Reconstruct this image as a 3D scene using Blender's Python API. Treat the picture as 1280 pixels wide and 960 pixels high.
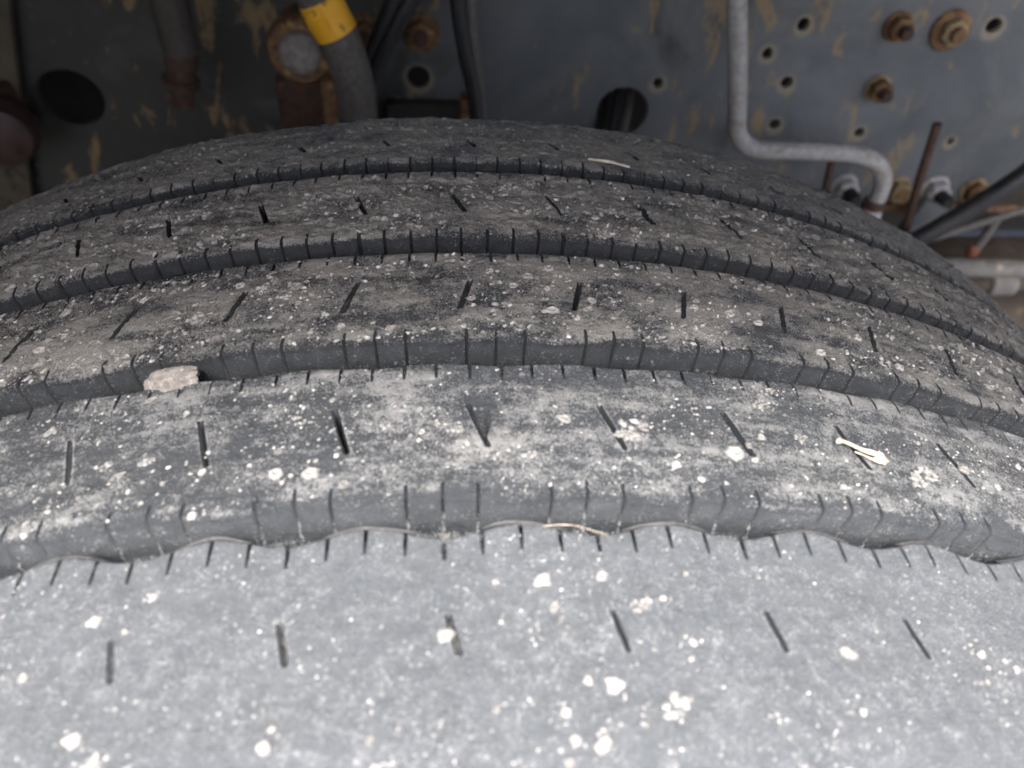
import bpy, bmesh, math, random
import numpy as np
from mathutils import Vector, Matrix

for o in list(bpy.data.objects):
    bpy.data.objects.remove(o)
random.seed(7)
RNG = np.random.default_rng(11)
SC = bpy.context.scene
COL = SC.collection
HUB = 0.505                       # height of the wheel centre above the ground

# ------------------------------------------------------------------ camera
cam_data = bpy.data.cameras.new('camera')
cam = bpy.data.objects.new('camera', cam_data)
COL.objects.link(cam)
SC.camera = cam
cam_data.sensor_fit = 'HORIZONTAL'
cam_data.sensor_width = 36.0
cam_data.angle = math.radians(67.4)
cam_data.clip_start = 0.01
cam_data.clip_end = 500.0
yaw, pit, rol = 0.1104306, -0.7460117, 0.0618919
fw = Vector((math.sin(yaw) * math.cos(pit), math.cos(yaw) * math.cos(pit), math.sin(pit)))
rt0 = Vector((math.cos(yaw), -math.sin(yaw), 0))
up0 = rt0.cross(fw)
rt = rt0 * math.cos(rol) + up0 * math.sin(rol)
up = -rt0 * math.sin(rol) + up0 * math.cos(rol)
m = Matrix((rt, up, -fw)).transposed().to_4x4()
m.translation = Vector((-0.0051303, -0.2027886, 0.6659589 + HUB))
cam.matrix_world = m
cam_data.dof.use_dof = True
cam_data.dof.focus_distance = 0.268
cam_data.dof.aperture_fstop = 10.0

# ------------------------------------------------------------------ world, sun, exposure
SUN_EL, SUN_AZ = math.radians(59), math.radians(194)     # azimuth from +Y, clockwise
world = bpy.data.worlds.new('World')
SC.world = world
world.use_nodes = True
wn = world.node_tree
bg = wn.nodes['Background']
sky = wn.nodes.new('ShaderNodeTexSky')
sky.sky_type = 'NISHITA'
sky.sun_disc = False
sky.sun_elevation = SUN_EL
sky.sun_rotation = SUN_AZ
sky.air_density = 0.6
sky.dust_density = 6.0
sky.ozone_density = 0.8
wn.links.new(sky.outputs[0], bg.inputs[0])
bg.inputs[1].default_value = 0.15
sun_data = bpy.data.lights.new('sun', 'SUN')
sun_data.energy = 2.6
sun_data.angle = math.radians(20)
sun_data.color = (1.0, 0.995, 0.985)
sun = bpy.data.objects.new('sun', sun_data)
COL.objects.link(sun)
sd = Vector((math.sin(SUN_AZ) * math.cos(SUN_EL), math.cos(SUN_AZ) * math.cos(SUN_EL), math.sin(SUN_EL)))
sun.rotation_euler = sd.to_track_quat('Z', 'Y').to_euler()
SC.view_settings.view_transform = 'Standard'
SC.view_settings.look = 'None'
SC.view_settings.exposure = 2.12
SC.view_settings.gamma = 1.0
SC.view_settings.use_curve_mapping = False


# ------------------------------------------------------------------ helpers
def tag(o, label=None, cat=None, group=None, kind=None):
    if label: o['label'] = label
    if cat: o['category'] = cat
    if group: o['group'] = group
    if kind: o['kind'] = kind
    return o


def empty(name, loc, label, cat, group=None):
    o = bpy.data.objects.new(name, None)
    o.empty_display_size = 0.02
    o.location = loc
    COL.objects.link(o)
    return tag(o, label, cat, group)


def link(name, me, mat, parent=None, world_coords=True):
    o = bpy.data.objects.new(name, me)
    if mat is not None:
        me.materials.append(mat)
    COL.objects.link(o)
    if parent is not None:
        o.parent = parent
        if world_coords:
            p, off = parent, Vector((0, 0, 0))
            while p is not None:
                off += p.location
                p = p.parent
            o.location = -off
    return o


def grid_mesh(name, V, cyclic=False, flip=False, attrs=None):
    """V: (rows, cols, 3) array -> quad mesh; cyclic closes the columns."""
    nr, nc = V.shape[:2]
    idx = np.arange(nr * nc).reshape(nr, nc)
    if cyclic:
        idx = np.concatenate([idx, idx[:, :1]], 1)
    q = np.stack([idx[:-1, :-1], idx[:-1, 1:], idx[1:, 1:], idx[1:, :-1]], -1).reshape(-1, 4)
    if flip:
        q = q[:, ::-1]
    return raw_mesh(name, V.reshape(-1, 3), q, attrs)


def raw_mesh(name, co, faces, attrs=None, smooth=True):
    me = bpy.data.meshes.new(name)
    n = faces.shape[1]
    me.vertices.add(len(co))
    me.vertices.foreach_set('co', np.ascontiguousarray(co, dtype=np.float32).ravel())
    me.loops.add(faces.size)
    me.loops.foreach_set('vertex_index', np.ascontiguousarray(faces, dtype=np.int32).ravel())
    me.polygons.add(len(faces))
    me.polygons.foreach_set('loop_start', np.arange(len(faces), dtype=np.int32) * n)
    me.polygons.foreach_set('use_smooth', np.full(len(faces), smooth, dtype=bool))
    if attrs:
        for k, v in attrs.items():
            a = me.attributes.new(k, 'FLOAT', 'POINT')
            a.data.foreach_set('value', np.ascontiguousarray(v, dtype=np.float32).ravel())
    me.update(calc_edges=True)
    me.validate()
    return me


def bm_mesh(name, bm, smooth=True, angle=35):
    me = bpy.data.meshes.new(name)
    bmesh.ops.recalc_face_normals(bm, faces=bm.faces)
    bm.to_mesh(me)
    bm.free()
    for p in me.polygons:
        p.use_smooth = smooth
    if smooth:
        me.set_sharp_from_angle(angle=math.radians(angle))
    return me


def catmull(pts, n=8):
    P = [Vector(p) for p in pts]
    P = [P[0] * 2 - P[1]] + P + [P[-1] * 2 - P[-2]]
    out = []
    for i in range(1, len(P) - 2):
        a, b, c, d = P[i - 1:i + 3]
        for k in range(n):
            t = k / n
            out.append(0.5 * ((2 * b) + (c - a) * t + (2 * a - 5 * b + 4 * c - d) * t * t + (3 * b - a - 3 * c + d) * t ** 3))
    out.append(P[-2])
    return out


def tube_mesh(name, pts, rad, seg=20, n=8, smooth_path=True, wobble=0.0):
    P = catmull(pts, n) if smooth_path else [Vector(p) for p in pts]
    N = len(P)
    rr = rad if callable(rad) else (lambda t: rad)
    rows = []
    nrm = None
    for i, p in enumerate(P):
        t = (P[min(i + 1, N - 1)] - P[max(i - 1, 0)]).normalized()
        if nrm is None:
            nrm = t.orthogonal().normalized()
        nrm = (nrm - t * nrm.dot(t)).normalized()
        b = t.cross(nrm)
        r = rr(i / (N - 1))
        ring = []
        for k in range(seg):
            a = 2 * math.pi * k / seg
            q = r * (1 + wobble * math.sin(3 * a + i * 0.7))
            ring.append(p + nrm * (math.cos(a) * q) + b * (math.sin(a) * q))
        rows.append(ring)
    bm = bmesh.new()
    vs = [[bm.verts.new(v) for v in ring] for ring in rows]
    for i in range(N - 1):
        for k in range(seg):
            bm.faces.new((vs[i][k], vs[i][(k + 1) % seg], vs[i + 1][(k + 1) % seg], vs[i + 1][k]))
    bm.faces.new(vs[0][::-1])
    bm.faces.new(vs[-1])
    return bm_mesh(name, bm)


def lathe_mesh(name, prof, seg=32, axis=(0, -1, 0), loc=(0, 0, 0), poly=None):
    """prof: list of (radius, height along axis)."""
    bm = bmesh.new()
    rings = []
    q = Vector((0, 0, 1)).rotation_difference(Vector(axis))
    for r, h in prof:
        ring = []
        for k in range(seg):
            a = 2 * math.pi * k / seg
            ring.append(bm.verts.new(Vector(loc) + q @ Vector((r * math.cos(a), r * math.sin(a), h))))
        rings.append(ring)
    for i in range(len(rings) - 1):
        for k in range(seg):
            bm.faces.new((rings[i][k], rings[i][(k + 1) % seg], rings[i + 1][(k + 1) % seg], rings[i + 1][k]))
    bm.faces.new(rings[0][::-1])
    bm.faces.new(rings[-1])
    return bm_mesh(name, bm)


def box_mesh(name, c, s, bevel=0.002, rot=None, jitter=0.0):
    bm = bmesh.new()
    bmesh.ops.create_cube(bm, size=1.0)
    for v in bm.verts:
        v.co = Vector((v.co.x * s[0], v.co.y * s[1], v.co.z * s[2]))
    if bevel:
        bmesh.ops.bevel(bm, geom=bm.edges[:], offset=bevel, segments=2, affect='EDGES', profile=0.6)
    M = Matrix.Translation(Vector(c))
    if rot is not None:
        M = M @ rot.to_4x4()
    for v in bm.verts:
        v.co = M @ v.co
    return bm_mesh(name, bm)


# --- numpy gradient noise
_perm = RNG.permutation(1024)
_ga = RNG.uniform(0, 2 * np.pi, 1024)
_gx, _gy = np.cos(_ga), np.sin(_ga)


def gnoise(x, y):
    xi = np.floor(x).astype(np.int64); yi = np.floor(y).astype(np.int64)
    xf = x - xi; yf = y - yi
    u = xf * xf * xf * (xf * (xf * 6 - 15) + 10); v = yf * yf * yf * (yf * (yf * 6 - 15) + 10)

    def g(ix, iy, dx, dy):
        h = _perm[(_perm[ix & 1023] + iy) & 1023]
        return _gx[h] * dx + _gy[h] * dy
    n00 = g(xi, yi, xf, yf); n10 = g(xi + 1, yi, xf - 1, yf)
    n01 = g(xi, yi + 1, xf, yf - 1); n11 = g(xi + 1, yi + 1, xf - 1, yf - 1)
    return (n00 * (1 - u) + n10 * u) * (1 - v) + (n01 * (1 - u) + n11 * u) * v


def fbm(x, y, octv=4, gain=0.5):
    s = 0; a = 1; t = 0
    for i in range(octv):
        s = s + a * gnoise(x * 2 ** i + 17.3 * i, y * 2 ** i - 9.1 * i)
        t += a; a *= gain
    return s / t * 1.5


def sstep(a, b, x):
    t = np.clip((x - a) / (b - a), 0, 1)
    return t * t * (3 - 2 * t)


# ------------------------------------------------------------------ materials
def newmat(name):
    mt = bpy.data.materials.new(name)
    mt.use_nodes = True
    nt = mt.node_tree
    b = nt.nodes['Principled BSDF']
    return mt, nt, b


def nd(nt, typ, **kw):
    n = nt.nodes.new(typ)
    for k, v in kw.items():
        setattr(n, k, v)
    return n


def noise_node(nt, vec, scale, detail=4, rough=0.55, dist=0.0):
    n = nd(nt, 'ShaderNodeTexNoise')
    n.inputs['Scale'].default_value = scale
    n.inputs['Detail'].default_value = detail
    n.inputs['Roughness'].default_value = rough
    n.inputs['Distortion'].default_value = dist
    nt.links.new(vec, n.inputs['Vector'])
    return n.outputs['Fac']


def math_node(nt, op, a, b=None, c=None, clamp=False):
    n = nd(nt, 'ShaderNodeMath', operation=op)
    n.use_clamp = clamp
    for i, v in enumerate((a, b, c)):
        if v is None: continue
        if isinstance(v, (int, float)): n.inputs[i].default_value = v
        else: nt.links.new(v, n.inputs[i])
    return n.outputs[0]


def maprange(nt, v, a, b, c=0.0, d=1.0, smooth=True):
    n = nd(nt, 'ShaderNodeMapRange')
    n.interpolation_type = 'SMOOTHSTEP' if smooth else 'LINEAR'
    nt.links.new(v, n.inputs[0])
    for i, x in enumerate((a, b, c, d)):
        n.inputs[i + 1].default_value = x
    return n.outputs[0]


def mixcol(nt, f, a, b):
    n = nd(nt, 'ShaderNodeMix', data_type='RGBA')
    if isinstance(f, (int, float)): n.inputs[0].default_value = f
    else: nt.links.new(f, n.inputs[0])
    for i, v in ((6, a), (7, b)):
        if isinstance(v, tuple): n.inputs[i].default_value = (*v, 1)
        else: nt.links.new(v, n.inputs[i])
    return n.outputs[2]


def bump(nt, h, dist, strength=1.0, prev=None):
    n = nd(nt, 'ShaderNodeBump')
    n.inputs['Strength'].default_value = strength
    n.inputs['Distance'].default_value = dist
    nt.links.new(h, n.inputs['Height'])
    if prev is not None: nt.links.new(prev, n.inputs['Normal'])
    return n.outputs[0]


def make_tread_material():
    """Worn rubber under a film of dried mud; the film follows the 'mud' attribute, its grain comes from noise."""
    mt, nt, b = newmat('muddy_rubber')
    co = nd(nt, 'ShaderNodeTexCoord').outputs['Object']
    at = nd(nt, 'ShaderNodeAttribute', attribute_name='mud').outputs['Fac']
    warm = nd(nt, 'ShaderNodeAttribute', attribute_name='warm').outputs['Fac']
    veil = nd(nt, 'ShaderNodeAttribute', attribute_name='veil').outputs['Fac']
    n1 = noise_node(nt, co, 260, 4, 0.6, 0.4)
    n2 = noise_node(nt, co, 1100, 3, 0.65)
    n3 = noise_node(nt, co, 3400, 2, 0.6)
    s = math_node(nt, 'MULTIPLY_ADD', math_node(nt, 'SUBTRACT', n1, 0.5), 0.9, at)
    s = math_node(nt, 'MULTIPLY_ADD', math_node(nt, 'SUBTRACT', n2, 0.5), 1.3, s)
    s = math_node(nt, 'MULTIPLY_ADD', math_node(nt, 'SUBTRACT', n3, 0.5), 1.9, s)
    film = maprange(nt, s, 0.26, 0.78)
    # pale specks of two sizes
    def specks(scale, rad, keep):
        v = nd(nt, 'ShaderNodeTexVoronoi', feature='F1')
        v.inputs['Scale'].default_value = scale
        nt.links.new(co, v.inputs['Vector'])
        sep = nd(nt, 'ShaderNodeSeparateColor')
        nt.links.new(v.outputs['Color'], sep.inputs[0])
        on = math_node(nt, 'GREATER_THAN', sep.outputs[0], keep)
        rr = math_node(nt, 'MULTIPLY', sep.outputs[1], rad)
        d = math_node(nt, 'MULTIPLY_ADD', n3, 0.16, v.outputs['Distance'])
        inn = math_node(nt, 'LESS_THAN', d, math_node(nt, 'ADD', rr, 0.10))
        return math_node(nt, 'MULTIPLY', on, inn)
    sp = math_node(nt, 'MAXIMUM', specks(520, 0.30, 0.74), specks(1250, 0.34, 0.72))
    spk = math_node(nt, 'MULTIPLY', sp, maprange(nt, at, -0.22, 0.4, 0.0, 1.0))
    rub = mixcol(nt, n1, (0.018, 0.0215, 0.0255), (0.033, 0.039, 0.046))
    vf = math_node(nt, 'MULTIPLY', veil, maprange(nt, math_node(nt, 'MULTIPLY_ADD', n3, 0.5, n1), 0.45, 1.05, 0.80, 1.14), clamp=True)
    rub = mixcol(nt, vf, rub, mixcol(nt, warm, (0.275, 0.293, 0.310), (0.26, 0.258, 0.245)))
    dust = mixcol(nt, warm, mixcol(nt, n1, (0.31, 0.318, 0.322), (0.42, 0.428, 0.43)),
                  mixcol(nt, n1, (0.245, 0.238, 0.215), (0.38, 0.370, 0.340)))
    c = mixcol(nt, math_node(nt, 'MULTIPLY', film, 0.86), rub, dust)
    c = mixcol(nt, math_node(nt, 'MULTIPLY', spk, 0.85), c, (0.42, 0.42, 0.41))
    nt.links.new(c, b.inputs['Base Color'])
    nt.links.new(maprange(nt, film, 0, 1, 0.27, 0.85), b.inputs['Roughness'])
    b.inputs['Specular IOR Level'].default_value = 0.5
    h = math_node(nt, 'MULTIPLY_ADD', spk, 0.9, s)
    nt.links.new(bump(nt, h, 0.0007, 1.0), b.inputs['Normal'])
    return mt


def make_plain(name, c0, c1, scale=300, rough=(0.5, 0.8), bumpd=0.0003, metal=0.0, c2=None, c2scale=60, c2lo=0.55, c2hi=0.65, dust=0.0):
    mt, nt, b = newmat(name)
    co = nd(nt, 'ShaderNodeTexCoord').outputs['Object']
    n1 = noise_node(nt, co, scale, 5, 0.6, 0.3)
    f = maprange(nt, n1, 0.3, 0.7)
    c = mixcol(nt, f, c0, c1)
    if c2 is not None:
        n2 = noise_node(nt, co, c2scale, 6, 0.65, 0.5)
        c = mixcol(nt, maprange(nt, n2, c2lo, c2hi), c, c2)
    if dust:
        n3 = noise_node(nt, co, 900, 3, 0.7)
        c = mixcol(nt, math_node(nt, 'MULTIPLY', maprange(nt, n3, 0.45, 0.75), dust), c, (0.30, 0.28, 0.25))
    nt.links.new(c, b.inputs['Base Color'])
    nt.links.new(maprange(nt, n1, 0.3, 0.7, rough[0], rough[1]), b.inputs['Roughness'])
    b.inputs['Metallic'].default_value = metal
    nt.links.new(bump(nt, n1, bumpd), b.inputs['Normal'])
    return mt


def make_mud():
    mt, nt, b = newmat('dried_mud')
    co = nd(nt, 'ShaderNodeTexCoord').outputs['Object']
    tone = nd(nt, 'ShaderNodeAttribute', attribute_name='tone').outputs['Fac']
    n = noise_node(nt, co, 1400, 4, 0.65)
    t = math_node(nt, 'MULTIPLY_ADD', math_node(nt, 'SUBTRACT', n, 0.5), 0.9, tone, clamp=True)
    r = nd(nt, 'ShaderNodeValToRGB')
    nt.links.new(t, r.inputs[0])
    e = r.color_ramp.elements
    e[0].position = 0.0; e[0].color = (0.075, 0.072, 0.068, 1)
    e[1].position = 1.0; e[1].color = (0.54, 0.54, 0.53, 1)
    x = r.color_ramp.elements.new(0.45); x.color = (0.255, 0.25, 0.238, 1)
    nt.links.new(r.outputs[0], b.inputs['Base Color'])
    b.inputs['Roughness'].default_value = 0.9
    nt.links.new(bump(nt, n, 0.0003), b.inputs['Normal'])
    return mt


M_TREAD = make_tread_material()
M_MUD = make_mud()


# ------------------------------------------------------------------ the setting: ground
def build_ground():
    n = 41
    x = np.linspace(-120, 120, n)
    X, Y = np.meshgrid(x, x)
    V = np.stack([X, Y, np.zeros_like(X)], -1)
    me = grid_mesh('ground', V)
    g = link('ground', me, make_plain('asphalt', (0.045, 0.044, 0.043), (0.075, 0.073, 0.07), 40, (0.8, 0.95), 0.003, c2=(0.14, 0.13, 0.115), c2scale=3))
    tag(g, kind='structure')


build_ground()

# ------------------------------------------------------------------ the tyre
R0, KC = 0.52, 0.2903             # crown radius and crown curvature
PITCH = 4.0                       # degrees: 90 tread pitches round the tyre
DEP = 0.0125                      # groove depth
TH0, TH1 = -27.0, 37.0            # arc modelled finely (the rest of the ring is plainer)


def crown(y):
    return R0 - KC * y * y


def shoulder(y):
    a = np.clip((np.abs(y) - 0.136) / 0.016, 0, 1)
    return 0.010 * (1 - np.sqrt(np.clip(1 - a * a, 0, 1)))


SP = dict(
    A=dict(y=(-0.1515, -0.0931), s=((-0.68, -0.1145), (-0.42, -0.1238)), near=None, far=(-0.75, 4), wave=(0.0, 0.0017), hw=0.00052, seed=3.1, warm=0.0),
    B=dict(y=(-0.0849, -0.0362), s=((0.0, -0.0528), (0.52, -0.0685)), near=(-0.80, 3), far=(0.05, 4), wave=(0.0008, 0.0006), hw=0.00070, seed=21.7, warm=0.4),
    C=dict(y=(-0.0261, 0.0213), s=((0.22, 0.0042), (-0.20, -0.0105)), near=(1.0, 3), far=(0.0, 4), wave=(0.0006, 0.0003), hw=0.00064, seed=47.9, warm=0.9),
    D=dict(y=(0.0313, 0.0828), s=((-0.40, 0.0630), (0.13, 0.0485)), near=(0.0, 4), far=(-0.23, 4), wave=(0.0003, 0.0003), hw=0.00072, seed=71.3, warm=1.0),
    E=dict(y=(0.0917, 0.1515), s=((0.35, 0.1146), (0.78, 0.1080)), near=(-0.23, 4), far=None, wave=(0.0002, 0.0), hw=0.00060, seed=93.7, warm=1.0),
)


def notch_angles(spec, lo, hi):
    """edge sipes: (phase, how many of the four places in a pitch are cut); three places sit at phase-1, phase, phase+1"""
    ph, n = spec
    out = []
    k0 = int(math.floor((lo - ph) / PITCH)) - 1
    for k in range(k0, k0 + int((hi - lo) / PITCH) + 4):
        for j in ((-1, 0, 1, 2) if n == 4 else (-1, 0, 1)):
            t = ph + PITCH * k + j
            if lo < t < hi:
                out.append(t)
    return out


def relief(key, th, y):
    """height (m) and mud thickness 0..1 on top of a rib at angle th (deg) and y (m)"""
    s = SP[key]
    x = np.radians(th) * R0
    o = s['seed']
    n_big = fbm(x / 0.050 + o, y / 0.030 + o, 3)
    n_mid = fbm(x / 0.021 + o * 2, y / 0.0085 - o, 4, 0.55)
    n_fin = fbm(x / 0.0045 - o, y / 0.0036 + o * 3, 4, 0.6)
    n_rid = 1 - np.abs(fbm(x / 0.0075 + 5 * o, y / 0.0045 - o, 3, 0.55)) * 2.2
    n_str = fbm(x / 0.055 + o, y / 0.0022 - o, 3, 0.5)      # scuffs along the rolling direction
    y0, y1 = s['y']
    e = np.minimum(y - y0, y1 - y)                      # distance to the nearer edge
    f = (y - y0) / (y1 - y0)
    h = 0.0009 * n_big + 0.00034 * n_mid
    if key == 'A':
        mud = 0.09 + 0.08 * n_big + 0.13 * n_mid + 0.26 * n_fin + 0.08 * n_str
        h = h + 0.00005 * n_fin
    elif key == 'B':
        mud = 0.32 + 0.35 * n_big + 0.66 * n_mid + 0.24 * n_str + 0.26 * n_fin
        h = h + 0.00018 * np.clip(n_fin, -0.3, 1) + 0.00035 * sstep(0.35, 0.8, n_mid)
    elif key == 'C':
        cr = sstep(0.05, 0.5, fbm(x / 0.028 + 31 + o, y / 0.016, 3) + 0.25 * n_big)
        lump = sstep(0.12, 0.5, n_fin)
        mud = 0.60 + 0.42 * n_big + 0.70 * n_mid + 0.22 * n_str + 0.45 * (lump - 0.3) * (0.4 + cr)
        h = h + cr * 0.0011 * lump + 0.00040 * sstep(0.45, 1.0, n_rid) + 0.0003 * sstep(0.2, 0.6, n_mid)
    elif key == 'D':
        lump = sstep(0.0, 0.5, n_fin + 0.5 * n_mid)
        mud = 0.78 + 0.3 * n_big + 0.65 * n_mid + 0.35 * (lump - 0.4)
        h = h + 0.0010 * lump * sstep(-0.4, 0.4, n_mid) + 0.0005 * sstep(0.5, 1.0, n_rid)
    else:
        lump = sstep(0.0, 0.5, n_fin + 0.3 * n_mid)
        mud = 0.72 + 0.3 * n_big + 0.4 * n_mid + 0.35 * (lump - 0.4)
        h = h + 0.0006 * lump + 0.0003 * sstep(0.5, 1.0, n_rid)
    if key != 'A':
        # rubbed bare along the groove edges
        mud = mud - 0.16 * (1 - sstep(0.001, 0.004, e + 0.003 * n_mid))
    h = h * sstep(0.0, 0.0035, e)
    return h, np.clip(mud, -0.2, 1.2)


def shear_fn(key):
    (tf, yf), (tn, yn) = SP[key]['s']
    sl = (tf - tn) / (yf - yn)
    yc = 0.5 * (yf + yn)
    def f(y):
        return sl * (np.clip(y, yn, yf) - yc)
    return f, 0.5 * (tf + tn)


def build_rib(key, root):
    s = SP[key]
    y0, y1 = s['y']
    (tf, yf), (tn, yn) = s['s']
    shf, tmid = shear_fn(key)
    deg = math.degrees(1 / R0)                        # degrees per metre of arc
    hw = s['hw'] * deg
    nw = 0.00044 * deg                                 # half width of an edge sipe
    sipes = [tmid + PITCH * k for k in range(-8, 12) if TH0 + 1 < tmid + PITCH * k < TH1 - 1]
    jit = np.random.default_rng(int(s['seed'] * 10))
    near_u = [t - float(shf(y0)) + jit.normal(0, 0.02) for t in notch_angles(s['near'], TH0 + 1, TH1 - 1)] if s['near'] else []
    far_u = [t - float(shf(y1)) + jit.normal(0, 0.02) for t in notch_angles(s['far'], TH0 + 1, TH1 - 1)] if s['far'] else []
    # columns
    step = (0.00045 if key in 'AB' else 0.00055) * deg
    base = np.arange(TH0, TH1, step)
    feats = []
    eps = 0.00010 * deg
    for u in sipes:
        feats += [u - hw - eps, u - hw + eps, u, u + hw - eps, u + hw + eps]
    for u in near_u + far_u:
        feats += [u - nw - eps, u - nw + eps, u + nw - eps, u + nw + eps]
    feats = np.array(sorted(feats))
    i = np.searchsorted(feats, base)
    d = np.minimum(np.abs(base - feats[np.clip(i - 1, 0, len(feats) - 1)]), np.abs(base - feats[np.clip(i, 0, len(feats) - 1)]))
    U = np.sort(np.concatenate([base[d > 0.00018 * deg], feats]))
    U = U[np.concatenate([[True], np.diff(U) > 1e-5])]
    U = np.concatenate([U, np.arange(TH1, TH0 + 360, 1.5)])
    # notch masks along u
    def mask(us, half):
        mk = np.zeros_like(U)
        for u in us:
            mk[np.abs(U - u) < half] = 1
        return mk
    # random depth for each edge sipe
    nm, fm, sm = mask(near_u, nw), mask(far_u, nw), mask(sipes, hw)
    # rows over the top
    er = 0.0014
    top = np.arange(y0 + er, y1 - er, 0.00045 if key in 'AB' else 0.00055)
    ends = np.array([yn - 0.0003, yn + 0.0001, yf - 0.0001, yf + 0.0003])
    top = top[np.min(np.abs(top[:, None] - ends[None]), 1) > 0.00022]
    a = np.linspace(0, math.pi / 2, 7)[:-1]
    edge_n = [(y0 + er * (1 - math.cos(q)), er * (1 - math.sin(q))) for q in a]
    edge_f = [(y1 - er * (1 - math.cos(q)), er * (1 - math.sin(q))) for q in a[::-1]]
    wall = np.linspace(DEP, er, 14)[:-1]
    rows = []
    if s['near']:
        rows += [(y0 - 0.13 * (z - er) - 0.0006 * max(0, (z - 0.009) / 0.0035) ** 2, z, 0) for z in wall]
    rows += [(q[0], q[1] if s['near'] else 0.0, 1) for q in edge_n]
    rows += [(t, 0.0, 2) for t in np.sort(np.concatenate([top, ends]))]
    rows += [(q[0], q[1] if s['far'] else 0.0, 1) for q in edge_f]
    if s['far']:
        rows += [(y1 + 0.13 * (z - er) + 0.0006 * max(0, (z - 0.009) / 0.0035) ** 2, z, 0) for z in wall[::-1]]
    ry = np.array([r[0] for r in rows]); rz = np.array([r[1] for r in rows]); rk = np.array([r[2] for r in rows])
    if s['near'] is None:                               # outer shoulder: go on down the shoulder
        ex = np.linspace(0.03, 0.006, 6)
        ry = np.concatenate([np.full(6, y0 - 0.0012), ry]); rz = np.concatenate([ex, rz]); rk = np.concatenate([np.zeros(6, int), rk])
    if s['far'] is None:
        ex = np.linspace(0.006, 0.03, 6)
        ry = np.concatenate([ry, np.full(6, y1 + 0.0012)]); rz = np.concatenate([rz, ex]); rk = np.concatenate([rk, np.zeros(6, int)])
    Ug, Yg = np.meshgrid(U, ry)
    Zg = np.repeat(rz[:, None], len(U), 1)
    # each sipe narrows towards its ends and wanders a little
    for q, u in enumerate(sipes):
        sel = np.abs(U - u) < hw + 2 * eps
        f_ = np.clip((ry - yn) / (yf - yn), 0, 1)
        w_ = 0.30 + 0.70 * np.sqrt(np.clip(np.sin(np.pi * (0.04 + 0.92 * f_)), 0, 1))
        Ug[:, sel] = u + (U[sel] - u)[None, :] * w_[:, None] * jit.uniform(0.75, 1.1) \
            + (0.00022 * deg * gnoise(f_ * 3.0 + q * 7.7, 0 * f_ + s['seed']))[:, None]
    TH = Ug + shf(Yg)
    # waviness of the groove edges and the notches cut into them
    Y = Yg.copy()
    # falloff of the edge shift into the rib
    fn = 1 - sstep(0.0, 0.011, Yg - y0)
    ff = 1 - sstep(0.0, 0.011, y1 - Yg)
    if s['near']:
        wv = s['wave'][0] * np.cos(2 * np.pi * (TH - s['near'][0]) / PITCH)
        wob = 0.00035 * gnoise(TH * 1.7 + s['seed'], 0 * TH + 2.0) * (1 if key != 'B' else 0.6)
        Y = Y + fn * (wv + wob)
        fall = np.where(Yg < y0 + er, 1.0, 1 - np.clip((Yg - y0 - er) / 0.009, 0, 1))
        Y = Y + fall * nm[None, :] * 0.0019 * (1 - sstep(0.0078, 0.0090, Zg) * (1.0 if key == 'B' else 0.0))
    if s['far']:
        ph = s['far'][0] + (0 if key == 'A' else 1.0)
        wv = -s['wave'][1] * np.cos(2 * np.pi * (TH - ph) / PITCH)
        wob = 0.0004 * gnoise(TH * 1.9 + s['seed'], 0 * TH + 7.0)
        Y = Y + ff * (wv + wob)
        fall = np.where(Yg > y1 - er, 1.0, 1 - np.clip((y1 - er - Yg) / 0.009, 0, 1))
        Y = Y - fall * fm[None, :] * 0.0036
    fine = (TH > TH0 - 2) & (TH < TH1 + 2)
    H, MUD = relief(key, TH, np.clip(Y, y0, y1))
    onwall = rk == 0
    wn_ = 0.00022 * fbm(np.radians(TH) * R0 / 0.006, Zg / 0.005 + s['seed'], 3)
    H = np.where(onwall[:, None], 0, H)
    wl = (rk == 0)[:, None] & (rz > er)[:, None]
    if s['near']:
        fr = (TH - s['near'][0]) % 1.0
        if s['near'][1] == 3:                           # the widest block of each pitch has no cut in its middle
            q4 = (TH - s['near'][0] - 1.0) % PITCH
            fr = np.where(q4 < 2.0, q4 / 2.0, fr)
        blg = 0.0007 * (1 - np.abs(2 * fr - 1) ** 3)
        Y = np.where(wl & (Yg < y0 + er), Y + wn_ - blg * np.sin(np.pi * np.clip(Zg / 0.010, 0, 1)), Y)
    wallmud = -0.12 + 0.36 * fbm(np.radians(TH) * R0 / 0.012 + 3, Zg / 0.006 + s['seed'], 4) + (0.10 if key in 'BC' else 0.02)
    wallmud = wallmud + 0.5 * sstep(0.0105, 0.0125, Zg)
    bl = np.where(onwall, 1.0, np.where(rk == 1, np.clip(rz / er, 0, 1), 0.0))[:, None]
    MUD = MUD * (1 - bl) + wallmud * bl
    # sipes in the middle of the rib
    ins = ((Yg > yn) & (Yg < yf))
    dvar = {}
    sd_ = np.zeros_like(U)
    fill = np.zeros_like(U)
    for u in sipes:
        sel = np.abs(U - u) < hw
        filled = key == 'A' and u < 1
        sd_[sel] = 0.0026 if filled else (0.009 if key != 'E' else 0.003)
        fill[sel] = 0.55 if filled else -1.5
    cut = ins * sm[None, :]
    Rr = crown(Y) - shoulder(Y) - Zg + H - cut * sd_[None, :]
    lipm = np.zeros_like(U)
    for u in sipes:
        lipm[(np.abs(U - u) > hw) & (np.abs(U - u) < hw + 0.0007 * deg)] = 1
    MUD = MUD + 0.30 * (lipm[None, :] * ((Yg > yn - 0.0006) & (Yg < yf + 0.0006))) * (key in 'AB')
    rimc = np.zeros_like(U)
    for u in sipes:
        rimc[np.abs(U - u) < hw + 1.6 * eps] = 1
    rim = (rimc[None, :] > 0) & ins & (cut == 0)
    MUD = np.where(cut > 0, fill[None, :], np.where(rim, -0.6, MUD))
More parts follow.
